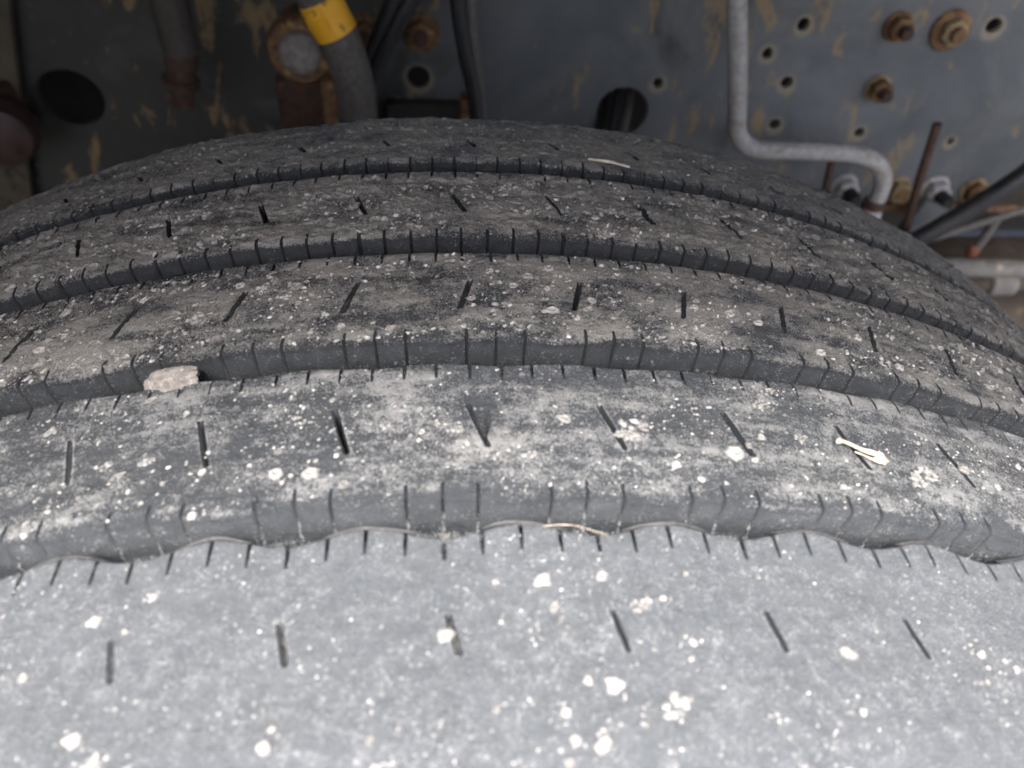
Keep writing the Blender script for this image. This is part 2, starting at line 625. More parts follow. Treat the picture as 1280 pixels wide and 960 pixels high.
    nmask = (nm[None, :] > 0) & (Yg < y0 + 0.004) if s['near'] else np.zeros_like(Zg, bool)
    MUD = np.where(nmask, (-1.0 + 1.45 * sstep(0.003, 0.0085, Zg)) if key == 'B' else -1.2, MUD)
    fmask = (fm[None, :] > 0) & (Yg > y1 - 0.004) if s['far'] else np.zeros_like(Zg, bool)
    MUD = np.where(fmask, -1.0, MUD)
    if key == 'B':                                      # the torn tongue of rubber beside one sipe
        (tf_, yf_), (tn_, yn_) = s['s']
        q = np.clip((-0.0545 - Y) / 0.0105, 0, 1)       # 0 at the root of the tongue, 1 at its tip
        left = tn_ + (tf_ - tn_) * (Y - yn_) / (yf_ - yn_) + 0.02
        right = left + (0.50 * (1 - q) ** 0.8 + 0.10 * np.sin(np.pi * q))
        pocket = ((TH > left) & (TH < right) & (Y < -0.0545) & (Y > -0.0650)) * (0.0003 + 0.0026 * q ** 1.2 + 0.0034 * sstep(0, 1, (TH - left) / np.maximum(right - left, 1e-4)))
        slit = (pocket > 0) & (TH > right - 0.10) & (q > 0.06)
        Rr = Rr - pocket - slit * 0.004
        MUD = np.where(slit, -1.2, np.where(pocket > 0, 0.05 - 0.7 * sstep(0.5, 1, q), MUD))
    t = np.radians(TH)
    V = np.stack([Rr * np.sin(t), Y, Rr * np.cos(t) + HUB], -1)
    warm = np.full(TH.shape, s['warm']) + 0.25 * fbm(np.radians(TH) * R0 / 0.03, Y / 0.02 + 4, 2)
    top_v, wall_v = dict(A=(0.44, 0.2), B=(0.17, 0.22), C=(0.08, 0.13), D=(0.09, 0.10), E=(0.10, 0.08))[key]
    veil = np.where(onwall[:, None], wall_v, top_v) * (1 + (0.14 if key == 'A' else 0.5) * fbm(np.radians(TH) * R0 / 0.020 + 7, (Y - Zg) / 0.011 - s['seed'], 3))
    veil = np.where(onwall[:, None], veil * (1 - 0.75 * sstep(0.006, 0.011, Zg)) * (0.75 + 0.25 * sstep(0.0, 0.003, Zg)), veil)
    veil = np.where((cut > 0) | rim | nmask | fmask, 0.0, veil)
    warm = np.where(onwall[:, None], warm * 0.3, warm)
    warm = np.where(cut > 0, 1.0, warm)
    me = grid_mesh('rib', V, cyclic=True, attrs=dict(mud=MUD, warm=np.clip(warm, 0, 1), veil=np.clip(veil, 0, 1)))
    o = link('rib', me, M_TREAD, root)
    lab = dict(A='outermost shoulder rib, pale with dust', B='second rib from the outside with torn sipe',
               C='middle rib, crusted with mud', D='fourth rib, tan with dried mud', E='innermost shoulder rib, dark brown')[key]
    o['label'] = lab
    return o


def lathe_y(name, prof, seg=240, mud=0.3):
    """prof: (y, radius) rings round the wheel axis"""
    t = np.linspace(0, 2 * np.pi, seg, endpoint=False)
    V = np.stack([np.stack([r * np.sin(t), np.full_like(t, y), r * np.cos(t) + HUB], -1) for y, r in prof])
    return grid_mesh(name, V, cyclic=True, attrs=dict(mud=np.full(V.shape[:2], mud), warm=np.full(V.shape[:2], 0.4)))


tyre = empty('truck_wheel', (0, 0, 0), 'worn black truck wheel and tyre caked in dried mud, filling the picture', 'tyre')
ribs = {k: build_rib(k, tyre) for k in 'ABCDE'}
for ya, yb in ((-0.0985, -0.0795), (-0.0425, -0.0205), (0.0155, 0.0375), (0.0765, 0.0985)):
    seg = 2400
    t = np.linspace(0, 2 * np.pi, seg, endpoint=False)
    rows = np.linspace(ya, yb, 13)
    T, Y = np.meshgrid(t, rows)
    n = fbm(T * R0 / 0.008, Y / 0.004, 4)
    Rr = crown(Y) - DEP + 0.0005 + 0.0006 * n
    V = np.stack([Rr * np.sin(T), Y, Rr * np.cos(T) + HUB], -1)
    link('groove_floor', grid_mesh('groove_floor', V, cyclic=True, attrs=dict(mud=0.35 + 0.4 * n, warm=np.full(T.shape, 0.6))), M_TREAD, tyre)
for sgn in (-1, 1):
    prof = [(sgn * 0.1527, 0.4925), (sgn * 0.156, 0.480), (sgn * 0.160, 0.462), (sgn * 0.165, 0.43), (sgn * 0.166, 0.40), (sgn * 0.160, 0.36),
            (sgn * 0.147, 0.325), (sgn * 0.135, 0.305), (sgn * 0.122, 0.292), (sgn * 0.112, 0.290)]
    link('sidewall', lathe_y('sidewall', prof), M_TREAD, tyre)
M_WHEEL = make_plain('wheel_paint', (0.25, 0.25, 0.25), (0.35, 0.34, 0.33), 60, (0.4, 0.7), 0.0003, c2=(0.2, 0.16, 0.11))
link('wheel_rim', lathe_y('wheel_rim', [(-0.125, 0.300), (-0.118, 0.291), (-0.09, 0.285), (-0.02, 0.27), (0.0, 0.26), (0.03, 0.18), (0.03, 0.11), (-0.02, 0.10), (-0.05, 0.09), (-0.06, 0.0)], 96), M_WHEEL, tyre)


# ------------------------------------------------------------------ dried mud splashes on the ribs
def splat_mesh(name, specs, rings, seg, rag=0.6):
    """specs: list of (key, th, y, r, h, elong, ang, tone, offset_seed); rings: (radius fraction, height fraction)"""
    N = len(specs)
    nr = len(rings)
    key = specs[0][0]
    th = np.array([q[1] for q in specs]); yy = np.array([q[2] for q in specs]); r = np.array([q[3] for q in specs])
    hh = np.array([q[4] for q in specs]); el = np.array([q[5] for q in specs]); an = np.array([q[6] for q in specs]); tone = np.array([q[7] for q in specs])
    a = np.linspace(0, 2 * np.pi, seg, endpoint=False)
    ph = RNG.uniform(0, 100, N)
    irr = 1 + rag * gnoise(np.cos(a)[None, :] * 1.1 + ph[:, None], np.sin(a)[None, :] * 1.1 + ph[:, None] * 0.37) \
            + 0.55 * rag * gnoise(np.cos(a)[None, :] * 2.7 - ph[:, None], np.sin(a)[None, :] * 2.7 + ph[:, None])
    rf = np.array([q[0] for q in rings]); hf = np.array([q[1] for q in rings])
    rho = r[:, None, None] * rf[None, :, None] * irr[:, None, :]
    lx = rho * np.cos(a) * el[:, None, None]
    ly = rho * np.sin(a)
    ca, sa = np.cos(an)[:, None, None], np.sin(an)[:, None, None]
    dx, dy = lx * ca - ly * sa, lx * sa + ly * ca
    TH = th[:, None, None] + np.degrees(dx / R0)
    Y = yy[:, None, None] + dy
    y0, y1 = SP[key]['y']
    Hh, _ = relief(key, TH, np.clip(Y, y0, y1))
    jig = 1 + 0.5 * gnoise(TH * 9, Y * 900)
    Rr = crown(Y) - shoulder(np.clip(Y, -0.1515, 0.1515)) + Hh + hh[:, None, None] * hf[None, :, None] * np.where(hf > 0, 1, 1)[None, :, None] * jig
    t = np.radians(TH)
    V = np.stack([Rr * np.sin(t), Y, Rr * np.cos(t) + HUB], -1)       # N, nr, seg, 3
    idx = np.arange(N * nr * seg).reshape(N, nr, seg)
    nxt = np.roll(idx, -1, 2)
    q = np.stack([idx[:, :-1], idx[:, 1:], nxt[:, 1:], nxt[:, :-1]], -1).reshape(-1, 4)
    T = np.repeat(np.repeat(tone[:, None, None], nr, 1), seg, 2) + np.where(rf > 0.95, -0.34, np.where(rf > 0.75, -0.10, 0.10 * (hf - 0.5)))[None, :, None]
    return raw_mesh(name, V.reshape(-1, 3), q, dict(tone=T))


def near_sipe(key, th, y, pad=0.0014):
    (tf, yf), (tn, yn) = SP[key]['s']
    if not (yn - pad < y < yf + pad): return False
    tc = tn + (tf - tn) * (y - yn) / (yf - yn)
    d = (th - tc + PITCH / 2) % PITCH - PITCH / 2
    return abs(math.radians(d) * R0) < pad


DOME = [(0.02, 1.0), (0.45, 0.9), (0.8, 0.55), (1.0, -0.25)]
RING = [(0.02, 0.15), (0.22, 0.18), (0.36, 0.75), (0.52, 1.0), (0.68, 0.85), (0.84, 0.45), (1.0, -0.2)]
FLAT = [(0.02, 0.6), (0.5, 0.75), (0.85, 0.7), (1.0, -0.3)]

counts = dict(A=(5200, 34, (0.00006, 0.00034), 0.50), B=(2600, 40, (0.00010, 0.00058), 0.40), C=(4200, 190, (0.00018, 0.0009), 0.42),
              D=(3400, 110, (0.00020, 0.0011), 0.40), E=(1300, 12, (0.0003, 0.0010), 0.36))
for key, (n1, n2, rr, tn) in counts.items():
    y0, y1 = SP[key]['y']
    def place(n, pad):
        out = []
        while len(out) < n:
            th = RNG.uniform(TH0, TH1); y = RNG.uniform(y0 + pad, y1 - pad)
            if key in 'AB' and not (-19 < th < 24): continue
            c = float(gnoise(np.array(th * 0.22 + SP[key]['seed']), np.array(y * 60.0)))
            if near_sipe(key, th, y) or (key == 'B' and -0.2 < th < 0.9 and -0.067 < y < -0.052): continue
            if RNG.uniform() < 0.45 + 1.5 * c:
                out.append((th, y))
        return out
    specs = []
    for th, y in place(n1, 0.0015):
        r = rr[0] + (rr[1] - rr[0]) * RNG.uniform() ** 4.5
        specs.append((key, th, y, r, r * RNG.uniform(0.25, 0.55), RNG.uniform(1.0, 1.8), RNG.normal(0.5, 0.5), tn + RNG.normal(0, 0.14)))
    o = link('mud_spatter', splat_mesh('mud_spatter', specs, DOME, 8), M_MUD, ribs[key])
    tag(o, kind='stuff')
    specs = []
    for th, y in place(n2, 0.004):
        r = 0.0007 + 0.0014 * RNG.uniform() ** 2
        specs.append((key, th, y, r, r * RNG.uniform(0.18, 0.36), RNG.uniform(1.0, 1.5), RNG.normal(0.4, 0.5), tn - (0.16 if key == 'A' else 0.08) + RNG.normal(0, 0.10)))
    o = link('mud_crater', splat_mesh('mud_crater', specs, RING, 16), M_MUD, ribs[key])
    tag(o, kind='stuff')

BIG = [('r', -4.63, -0.1395, 0.0030), ('d', 0.37, -0.1353, 0.0018), ('r', 1.92, -0.1363, 0.0020), ('r', 1.91, -0.1451, 0.0020), ('f', 4.47, -0.1351, 0.0034), ('d', 5.20, -0.1220, 0.0017), ('d', 5.06, -0.1257, 0.0015), ('f', 4.05, -0.1134, 0.0024), ('d', -10.59, -0.1204, 0.0022), ('d', -8.40, -0.1127, 0.0016), ('d', 0.59, -0.1167, 0.0014), ('d', 3.18, -0.1020, 0.0011), ('d', 5.43, -0.1055, 0.0016), ('d', 9.10, -0.1364, 0.0017), ('d', 6.86, -0.1372, 0.0012), ('d', 13.35, -0.1216, 0.0020), ('d', 14.27, -0.1246, 0.0018), ('d', 13.04, -0.1284, 0.0017), ('d', 2.72, -0.1397, 0.0011), ('f', -8.27, -0.1394, 0.0026), ('r', -5.41, -0.0735, 0.0029), ('r', -4.44, -0.0743, 0.0032), ('d', -7.48, -0.0841, 0.0018), ('r', 7.93, -0.0679, 0.0041), ('f', 14.53, -0.0685, 0.0047), ('d', 11.21, -0.0761, 0.0016), ('d', 6.62, -0.0775, 0.0016), ('f', 4.92, -0.0614, 0.0050), ('f', 1.70, -0.0713, 0.0017), ('f', -9.31, -0.0648, 0.0020), ('f', -10.56, -0.0642, 0.0018), ('d', -7.51, -0.0641, 0.0011), ('f', 9.52, -0.0477, 0.0027), ('f', 9.96, -0.0418, 0.0022), ('f', 10.43, -0.0594, 0.0021), ('f', -3.89, -0.0348, 0.0018), ('d', -12.15, -0.0833, 0.0013), ('f', -10.06, -0.0684, 0.0018), ('f', -7.98, -0.1047, 0.0017), ('d', -11.73, -0.0769, 0.0013), ('r', 3.16, 0.0110, 0.0028), ('r', 2.97, -0.0001, 0.0019), ('f', 5.80, 0.0103, 0.0023), ('f', 8.07, 0.0124, 0.0028), ('r', -2.48, -0.0196, 0.0024), ('r', -4.14, -0.0172, 0.0019), ('r', 3.86, -0.0151, 0.0018), ('r', 9.77, -0.0050, 0.0028), ('d', 7.26, -0.0321, 0.0016), ('r', 12.94, -0.0184, 0.0024), ('f', -2.18, -0.0007, 0.0023), ('r', -9.20, -0.0053, 0.0024), ('r', -14.73, -0.0047, 0.0019), ('f', -13.09, -0.0204, 0.0023), ('f', 1.99, 0.0686, 0.0045), ('r', 3.07, 0.0717, 0.0026), ('f', 5.81, 0.0378, 0.0038), ('r', 7.12, 0.0425, 0.0033), ('d', -9.06, 0.0413, 0.0019), ('d', 11.68, 0.0139, 0.0021), ('d', 18.64, 0.0283, 0.0037), ('f', 14.78, 0.0425, 0.0035),]
for kd, th, y, r in BIG:
    key = [k for k in 'ABCDE' if SP[k]['y'][0] < y < SP[k]['y'][1]]
    if not key: continue
    key = key[0]
    kd = 'r' if kd == 'd' and r > 0.0017 else kd
    prof = dict(r=RING, d=DOME, f=FLAT)[kd]
    hh = r * dict(r=0.26, d=0.34, f=0.12)[kd]
    base = counts[key][3] - (0.14 if key == 'A' else 0.03)
    sub = [(key, th, y, r * (0.52 if key == 'A' else 0.68), hh, RNG.uniform(1.0, 1.25), RNG.normal(0.4, 0.4), base + RNG.normal(0, 0.08))]
    for _ in range(RNG.integers(1, 4)):                 # satellite drops
        a = RNG.uniform(0, 6.28); d = r * RNG.uniform(1.0, 1.7)
        yy_ = float(np.clip(y + d * math.sin(a), SP[key]['y'][0] + 0.001, SP[key]['y'][1] - 0.001))
        q = r * RNG.uniform(0.10, 0.28)
        sub.append((key, th + math.degrees(d * math.cos(a) / R0), yy_, q, q * 0.3, RNG.uniform(1, 1.5), RNG.normal(0.4, 0.5), base + RNG.normal(0, 0.12)))
    if kd == 'f':                                       # a broken patch of many small crumbs
        sub = []
        for _ in range(34):
            a = RNG.uniform(0, 6.28); d = r * 1.1 * math.sqrt(RNG.uniform())
            yy_ = float(np.clip(y + 0.75 * d * math.sin(a + 0.5), SP[key]['y'][0] + 0.001, SP[key]['y'][1] - 0.001))
            q = r * RNG.uniform(0.05, 0.22)
            sub.append((key, th + math.degrees(d * math.cos(a) / R0), yy_, q, q * 0.28, RNG.uniform(1, 1.9), RNG.normal(0.4, 0.5), base - 0.05 + RNG.normal(0, 0.10)))
        prof = DOME
    link('mud_splat', splat_mesh('mud_splat', sub, prof, 22, 0.6 if kd == 'f' else 0.38), M_MUD, ribs[key])


# wavy rubber lip left standing along the far edge of the outermost rib
def on_tyre(th, y, up_=0.0):
    r = crown(y) + up_
    t = math.radians(th)
    return Vector((r * math.sin(t), y, r * math.cos(t) + HUB))


M_LIP = make_plain('dusty_rubber_lip', (0.018, 0.020, 0.022), (0.040, 0.040, 0.040), 500, (0.4, 0.65), 0.0002, dust=0.15)
for k in range(-5, 6):
    c0 = -0.75 + 2.0 + PITCH * k                        # middle of the uncut stretch of each pitch
    a, b_ = c0 - random.uniform(0.9, 1.5), c0 + random.uniform(0.9, 1.5)
    pts = []
    for q in range(40):
        th = a + (b_ - a) * q / 39
        w = math.cos(2 * math.pi * (th + 0.75) / PITCH)
        pts.append(on_tyre(th, -0.0923 - 0.0017 * w + 0.00025 * math.sin(th * 3.1 + k), -0.0015 + 0.0003 * math.sin(th * 2.3 + k)))
    rm = random.uniform(0.00055, 0.0009)
    link('worn_lip', tube_mesh('worn_lip', pts, lambda t: 0.00008 + rm * math.sin(math.pi * t) ** 0.8, 8, smooth_path=False), M_LIP, ribs['A'])


# ------------------------------------------------------------------ loose things lying on the tyre
def lump(name, c, ax, size, seed, mat, label, cat, sub=5, rough=0.20, flat=0.55):
    bm = bmesh.new()
    bmesh.ops.create_icosphere(bm, subdivisions=sub, radius=1.0)
    r = np.random.default_rng(seed)
    planes = [(Vector(r.normal(0, 1, 3)).normalized(), r.uniform(0.58, 0.85)) for _ in range(16)]
    X, Yv, Z = ax
    for v in bm.verts:
        p = v.co.copy()
        for n, d in planes:                              # chipped facets
            k = p.dot(n) - d
            if k > 0: p -= n * k * 0.97
        f = 1 + rough * 0.5 * float(gnoise(np.array(p.x * 3.1 + seed), np.array(p.y * 3.1 + p.z * 2.3))) + rough * 0.3 * float(gnoise(np.array(p.x * 9 + p.z * 5), np.array(p.y * 9 - p.z * 3)))
        p *= f
        v.co = Vector(c) + X * (p.x * size[0]) + Yv * (p.y * size[1]) + Z * (p.z * size[2])
    o = link(name, bm_mesh(name, bm, True, 12), mat)
    return tag(o, label, cat)


def tangent(th):
    t = math.radians(th)
    return Vector((math.cos(t), 0, -math.sin(t))), Vector((0, 1, 0)), Vector((math.sin(t), 0, math.cos(t)))


M_STONE = make_plain('stone', (0.125, 0.115, 0.103), (0.23, 0.213, 0.193), 350, (0.75, 0.95), 0.0016, c2=(0.34, 0.32, 0.295), c2scale=420, c2lo=0.54, c2hi=0.66)
X_, Y_, Z_ = tangent(-9.25)
X_ = (X_ + Z_ * 0.03).normalized()
lump('pebble', on_tyre(-9.28, -0.0345, -0.0010), (X_, Y_, Z_), (0.0092, 0.0050, 0.0048), 14, M_STONE,
     'small pinkish grey stone wedged in the tyre groove at left', 'stone')

M_STRAW = make_plain('straw', (0.28, 0.235, 0.175), (0.44, 0.40, 0.33), 700, (0.6, 0.85), 0.0003, c2=(0.24, 0.17, 0.11), c2scale=500, c2lo=0.56, c2hi=0.66)


def straw(name, pts, radf, label, cat, flat=1.0):
    o = link(name, tube_mesh(name, pts, radf, 12, 6, wobble=0.12), M_STRAW)
    return tag(o, label, cat)


tw = empty('wood_splinter', on_tyre(12.3, -0.0622, 0.0), 'pale splintered wood chip lying across a sipe at right', 'wood chip')
link('shaft', tube_mesh('shaft', [on_tyre(11.60, -0.0602, 0.0010), on_tyre(11.85, -0.0605, 0.0017), on_tyre(12.2, -0.0620, 0.0016), on_tyre(12.6, -0.0632, 0.0017), on_tyre(13.0, -0.0646, 0.0018)],
                        lambda t: 0.00042 + 0.00045 * math.exp(-((t - 0.12) / 0.10) ** 2) + 0.0006 * t ** 2, 12, 6, wobble=0.15), M_STRAW, tw)
link('splinter', tube_mesh('splinter', [on_tyre(12.15, -0.0632, 0.0009), on_tyre(12.5, -0.0648, 0.0012), on_tyre(12.85, -0.0662, 0.0013), on_tyre(13.02, -0.0662, 0.0014)],
                           lambda t: 0.0002 + 0.00045 * t, 10, 5, wobble=0.2), M_STRAW, tw)
lump_end = link('frayed_end', tube_mesh('frayed_end', [on_tyre(12.85, -0.0640, 0.0015), on_tyre(13.0, -0.0653, 0.0017), on_tyre(13.14, -0.0660, 0.0012)], lambda t: 0.0013 - 0.0005 * t, 10, 4, wobble=0.34), M_STRAW, tw)
straw('straw', [on_tyre(6.1, 0.0995, 0.0012), on_tyre(6.8, 0.0988, 0.0016), on_tyre(7.5, 0.0980, 0.0014), on_tyre(8.1, 0.0972, 0.0010)], lambda t: 0.0007 - 0.0004 * abs(t - 0.4),
      'pale flat straw lying by the farthest groove', 'straw')
straw('dry_stem', [on_tyre(1.5, -0.0930, -0.0008), on_tyre(2.1, -0.0922, -0.0004), on_tyre(2.7, -0.0922, -0.0006), on_tyre(3.3, -0.0938, -0.0008), on_tyre(3.6, -0.0946, -0.0010)], lambda t: 0.00015 - 0.00007 * t,
      'thin dry stem lying along the nearest wavy groove', 'stem')

# ------------------------------------------------------------------ behind the tyre: the chassis
YR = 0.50


HOLES = [(-0.340, 0.874, 0.0285, 0.025), (-0.030, 0.898, 0.0102, 0.0102), (0.162, 0.869, 0.0245, 0.0235), (0.192, 0.897, 0.0046, 0.0048), (0.315, 0.952, 0.0052, 0.0056),
         (0.289, 0.926, 0.0046, 0.0048), (0.315, 0.900, 0.0056, 0.0054), (0.315, 0.859, 0.0054, 0.0050), (0.494, 0.955, 0.0072, 0.0066), (0.503, 0.844, 0.0034, 0.0038), (0.404, 0.852, 0.0050, 0.0045)]


def make_rail_material():
    mt, nt, b = newmat('chassis_paint')
    co = nd(nt, 'ShaderNodeTexCoord').outputs['Object']
    sx = nd(nt, 'ShaderNodeSeparateXYZ'); nt.links.new(co, sx.inputs[0])
    n1 = noise_node(nt, co, 9, 5, 0.6, 0.6)
    n2 = noise_node(nt, co, 38, 6, 0.62, 0.4)
    n3 = noise_node(nt, co, 240, 4, 0.6)
    paint = mixcol(nt, maprange(nt, n1, 0.3, 0.7), (0.080, 0.090, 0.096), (0.135, 0.146, 0.152))
    # brown grime, its colour darkened towards the left to stand in for shade
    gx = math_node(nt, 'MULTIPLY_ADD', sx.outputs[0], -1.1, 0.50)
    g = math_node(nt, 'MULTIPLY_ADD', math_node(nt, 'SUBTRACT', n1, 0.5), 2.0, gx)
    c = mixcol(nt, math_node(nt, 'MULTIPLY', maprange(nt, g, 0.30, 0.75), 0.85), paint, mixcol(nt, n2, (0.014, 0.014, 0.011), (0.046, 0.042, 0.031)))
    # ochre rust blooms
    mp = nd(nt, 'ShaderNodeMapping'); mp.inputs['Scale'].default_value = (1.0, 1.0, 0.42)
    nt.links.new(co, mp.inputs['Vector'])
    r = math_node(nt, 'MULTIPLY_ADD', n1, 0.35, noise_node(nt, mp.outputs[0], 46, 7, 0.68, 0.5))
    c = mixcol(nt, math_node(nt, 'MULTIPLY', maprange(nt, r, 0.735, 0.83), 0.66), c, mixcol(nt, n3, (0.24, 0.155, 0.065), (0.33, 0.24, 0.12)))
    dm = None
    for hx, hz, hr, _ in HOLES:
        if hr > 0.02: continue
        v = nd(nt, 'ShaderNodeVectorMath', operation='DISTANCE')
        nt.links.new(co, v.inputs[0]); v.inputs[1].default_value = (hx + 0.0005, YR + 0.001, hz - 0.0015)
        d = math_node(nt, 'SUBTRACT', v.outputs['Value'], hr)
        dm = d if dm is None else math_node(nt, 'MINIMUM', dm, d)
    dm = math_node(nt, 'MULTIPLY_ADD', n2, -0.008, dm)
    c = mixcol(nt, maprange(nt, dm, -0.003, 0.003, 0.65, 0.0), c, (0.28, 0.235, 0.165))
    nt.links.new(c, b.inputs['Base Color'])
    nt.links.new(maprange(nt, n2, 0.3, 0.7, 0.58, 0.85), b.inputs['Roughness'])
    nt.links.new(bump(nt, n2, 0.0006), b.inputs['Normal'])
    return mt


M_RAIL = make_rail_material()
M_RUST = make_plain('rust', (0.075, 0.040, 0.022), (0.20, 0.115, 0.055), 160, (0.75, 0.95), 0.0012, c2=(0.30, 0.19, 0.08), c2scale=90, c2lo=0.52, c2hi=0.66)
M_RUSTDARK = make_plain('dark_rust', (0.030, 0.018, 0.014), (0.085, 0.045, 0.028), 160, (0.75, 0.95), 0.0012)
M_OCHRE = make_plain('rust_ochre', (0.20, 0.15, 0.08), (0.34, 0.26, 0.15), 120, (0.7, 0.95), 0.0008, c2=(0.12, 0.07, 0.035), c2scale=140)
M_ZINC = make_plain('dull_zinc', (0.30, 0.30, 0.30), (0.52, 0.51, 0.50), 220, (0.45, 0.7), 0.0006, c2=(0.20, 0.15, 0.09), c2scale=120, c2lo=0.58, c2hi=0.68)
M_PIPE = make_plain('grey_pipe', (0.27, 0.268, 0.262), (0.40, 0.395, 0.38), 180, (0.45, 0.75), 0.0005, c2=(0.22, 0.19, 0.15), c2scale=60, c2lo=0.5, c2hi=0.7)
M_BLACK = make_plain('black_rubber', (0.010, 0.011, 0.013), (0.022, 0.023, 0.026), 200, (0.4, 0.65), 0.0003)
M_HOSE = make_plain('dusty_hose', (0.06, 0.058, 0.054), (0.12, 0.11, 0.10), 240, (0.65, 0.9), 0.0005)
M_BROWN = make_plain('brown_grime', (0.026, 0.020, 0.015), (0.055, 0.043, 0.031), 60, (0.8, 0.95), 0.0012, c2=(0.09, 0.066, 0.042), c2scale=24)
M_DARK = make_plain('dark_steel', (0.020, 0.020, 0.020), (0.042, 0.040, 0.037), 30, (0.7, 0.9), 0.001)




def plate_with_holes(name, x0, x1, z0, z1, holes, y, th):
    cu = bpy.data.curves.new(name, 'CURVE')
    cu.dimensions = '2D'; cu.fill_mode = 'BOTH'; cu.extrude = th / 2; cu.bevel_depth = 0.0012; cu.bevel_resolution = 2; cu.offset = -0.0012
    def poly(p):
        sp = cu.splines.new('POLY'); sp.points.add(len(p) - 1); sp.use_cyclic_u = True
        for q, (a, b_) in zip(sp.points, p): q.co = (a, b_, 0, 1)
    poly([(x0, z0), (x1, z0), (x1, z1), (x0, z1)])
    for cx, cz, rx, rz in holes:
        n = 36
        poly([(cx + (rx + 0.0) * math.cos(2 * math.pi * k / n), cz + rz * math.sin(2 * math.pi * k / n)) for k in range(n)][::-1])
    tmp = bpy.data.objects.new(name, cu)
    COL.objects.link(tmp)
    bpy.context.view_layer.update()
    me = bpy.data.meshes.new_from_object(tmp.evaluated_get(bpy.context.evaluated_depsgraph_get()))
    bpy.data.objects.remove(tmp)
    co = np.empty(len(me.vertices) * 3, np.float32)
    me.vertices.foreach_get('co', co)
    co = co.reshape(-1, 3)
    me.vertices.foreach_set('co', np.stack([co[:, 0], y - co[:, 2], co[:, 1]], -1).ravel())
    me.update()
    me.name = name
    return me


rail = empty('chassis_rail', (0.1, YR, 0.77), 'long grey steel chassis rail with holes, bolts and rust stains behind the tyre', 'chassis rail')
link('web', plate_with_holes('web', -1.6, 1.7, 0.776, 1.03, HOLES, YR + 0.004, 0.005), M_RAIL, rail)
link('lower_flange', box_mesh('lower_flange', (0.05, YR + 0.036, 0.771), (3.3, 0.085, 0.008), 0.002), M_RUST, rail)
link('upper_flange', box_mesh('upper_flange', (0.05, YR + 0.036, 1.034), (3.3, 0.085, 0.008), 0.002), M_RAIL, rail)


def hexa(name, c, r, h, mat, parent, yface=YR, turn=0.0):
    """a hexagon nut or bolt head standing off the rail towards the camera"""
    bm = bmesh.new()
    prof = [(0.97, 0.0), (1.0, 0.06), (1.0, 0.8), (0.86, 1.0)]
    rings = []
    for f, z in prof:
        n = 6
        rings.append([bm.verts.new((c[0] + r * f * math.cos(turn + k * math.pi / 3), yface - h * z, c[1] + r * f * math.sin(turn + k * math.pi / 3))) for k in range(n)])
    for i in range(len(rings) - 1):
        for k in range(6):
            bm.faces.new((rings[i][k], rings[i][(k + 1) % 6], rings[i + 1][(k + 1) % 6], rings[i + 1][k]))
    bm.faces.new(rings[0][::-1]); bm.faces.new(rings[-1])
    bmesh.ops.bevel(bm, geom=bm.edges[:], offset=r * 0.08, segments=2, affect='EDGES')
    return link(name, bm_mesh(name, bm, True, 30), mat, parent)


def bolt(c, washer_r, nut_r, stud_r, stud_len, mats, turn=0.2, wh=0.003, nh=0.010, label=None):
    w = lathe_mesh('bolt', [(washer_r * 0.9, 0.0), (washer_r, wh * 0.4), (washer_r * 0.95, wh), (washer_r * 0.3, wh * 1.05)], 28, (0, -1, 0), (c[0], YR, c[1]))
    b = link('bolt', w, mats[0], rail)
    hexa('nut', c, nut_r, nh, mats[1], b, YR - wh * 0.9, turn)
    if stud_len:
        link('stud', lathe_mesh('stud', [(stud_r, 0), (stud_r, stud_len * 0.9), (stud_r * 0.8, stud_len)], 16, (0, -1, 0), (c[0], YR - wh, c[1])), mats[2], b)
    if label: b['label'] = label
    return b


bolt((0.402, 0.953), 0.0135, 0.0115, 0.006, 0.021, (M_RUST, M_RUST, M_RUSTDARK), 0.1, 0.003, 0.012, 'dark rusty bolt near the top of the rail')
bolt((0.453, 0.951), 0.0185, 0.0125, 0.007, 0.015, (M_RUST, M_OCHRE, M_RUST), 0.4, 0.004, 0.010, 'large rusty bolt with wide washer')
bolt((0.405, 0.897), 0.0128, 0.0112, 0.006, 0.021, (M_OCHRE, M_RUST, M_RUSTDARK), 0.5, 0.003, 0.012, 'single rusty bolt in the middle of the rail')
bolt((0.408, 0.793), 0.0150, 0.0128, 0.0075, 0.030, (M_ZINC, M_ZINC, M_BLACK), 0.3, 0.003, 0.013, 'silver nut left of the bent pipe')
bolt((0.467, 0.791), 0.0150, 0.0125, 0.007, 0.012, (M_OCHRE, M_OCHRE, M_RUST), 0.0, 0.003, 0.011, 'ochre nut behind the bent pipe')
bolt((0.508, 0.791), 0.0160, 0.0135, 0.0075, 0.030, (M_ZINC, M_ZINC, M_DARK), 0.2, 0.003, 0.013, 'silver nut right of the dark rod')
bolt((0.552, 0.790), 0.0150, 0.0125, 0.008, 0.026, (M_OCHRE, M_RUST, M_RUSTDARK), 0.6, 0.003, 0.012, 'rusty nut at the lower right end')
bolt((-0.075, 0.936), 0.0170, 0.0130, 0.007, 0.016, (M_RUST, M_RUST, M_RUSTDARK), 0.2, 0.003, 0.012, 'rusty bolt between the hose and the cables')
bolt((-0.026, 0.938), 0.0170, 0.0130, 0.007, 0.016, (M_RUST, M_RUST, M_RUSTDARK), 0.5, 0.003, 0.012, 'rusty bolt between the two cable pairs')

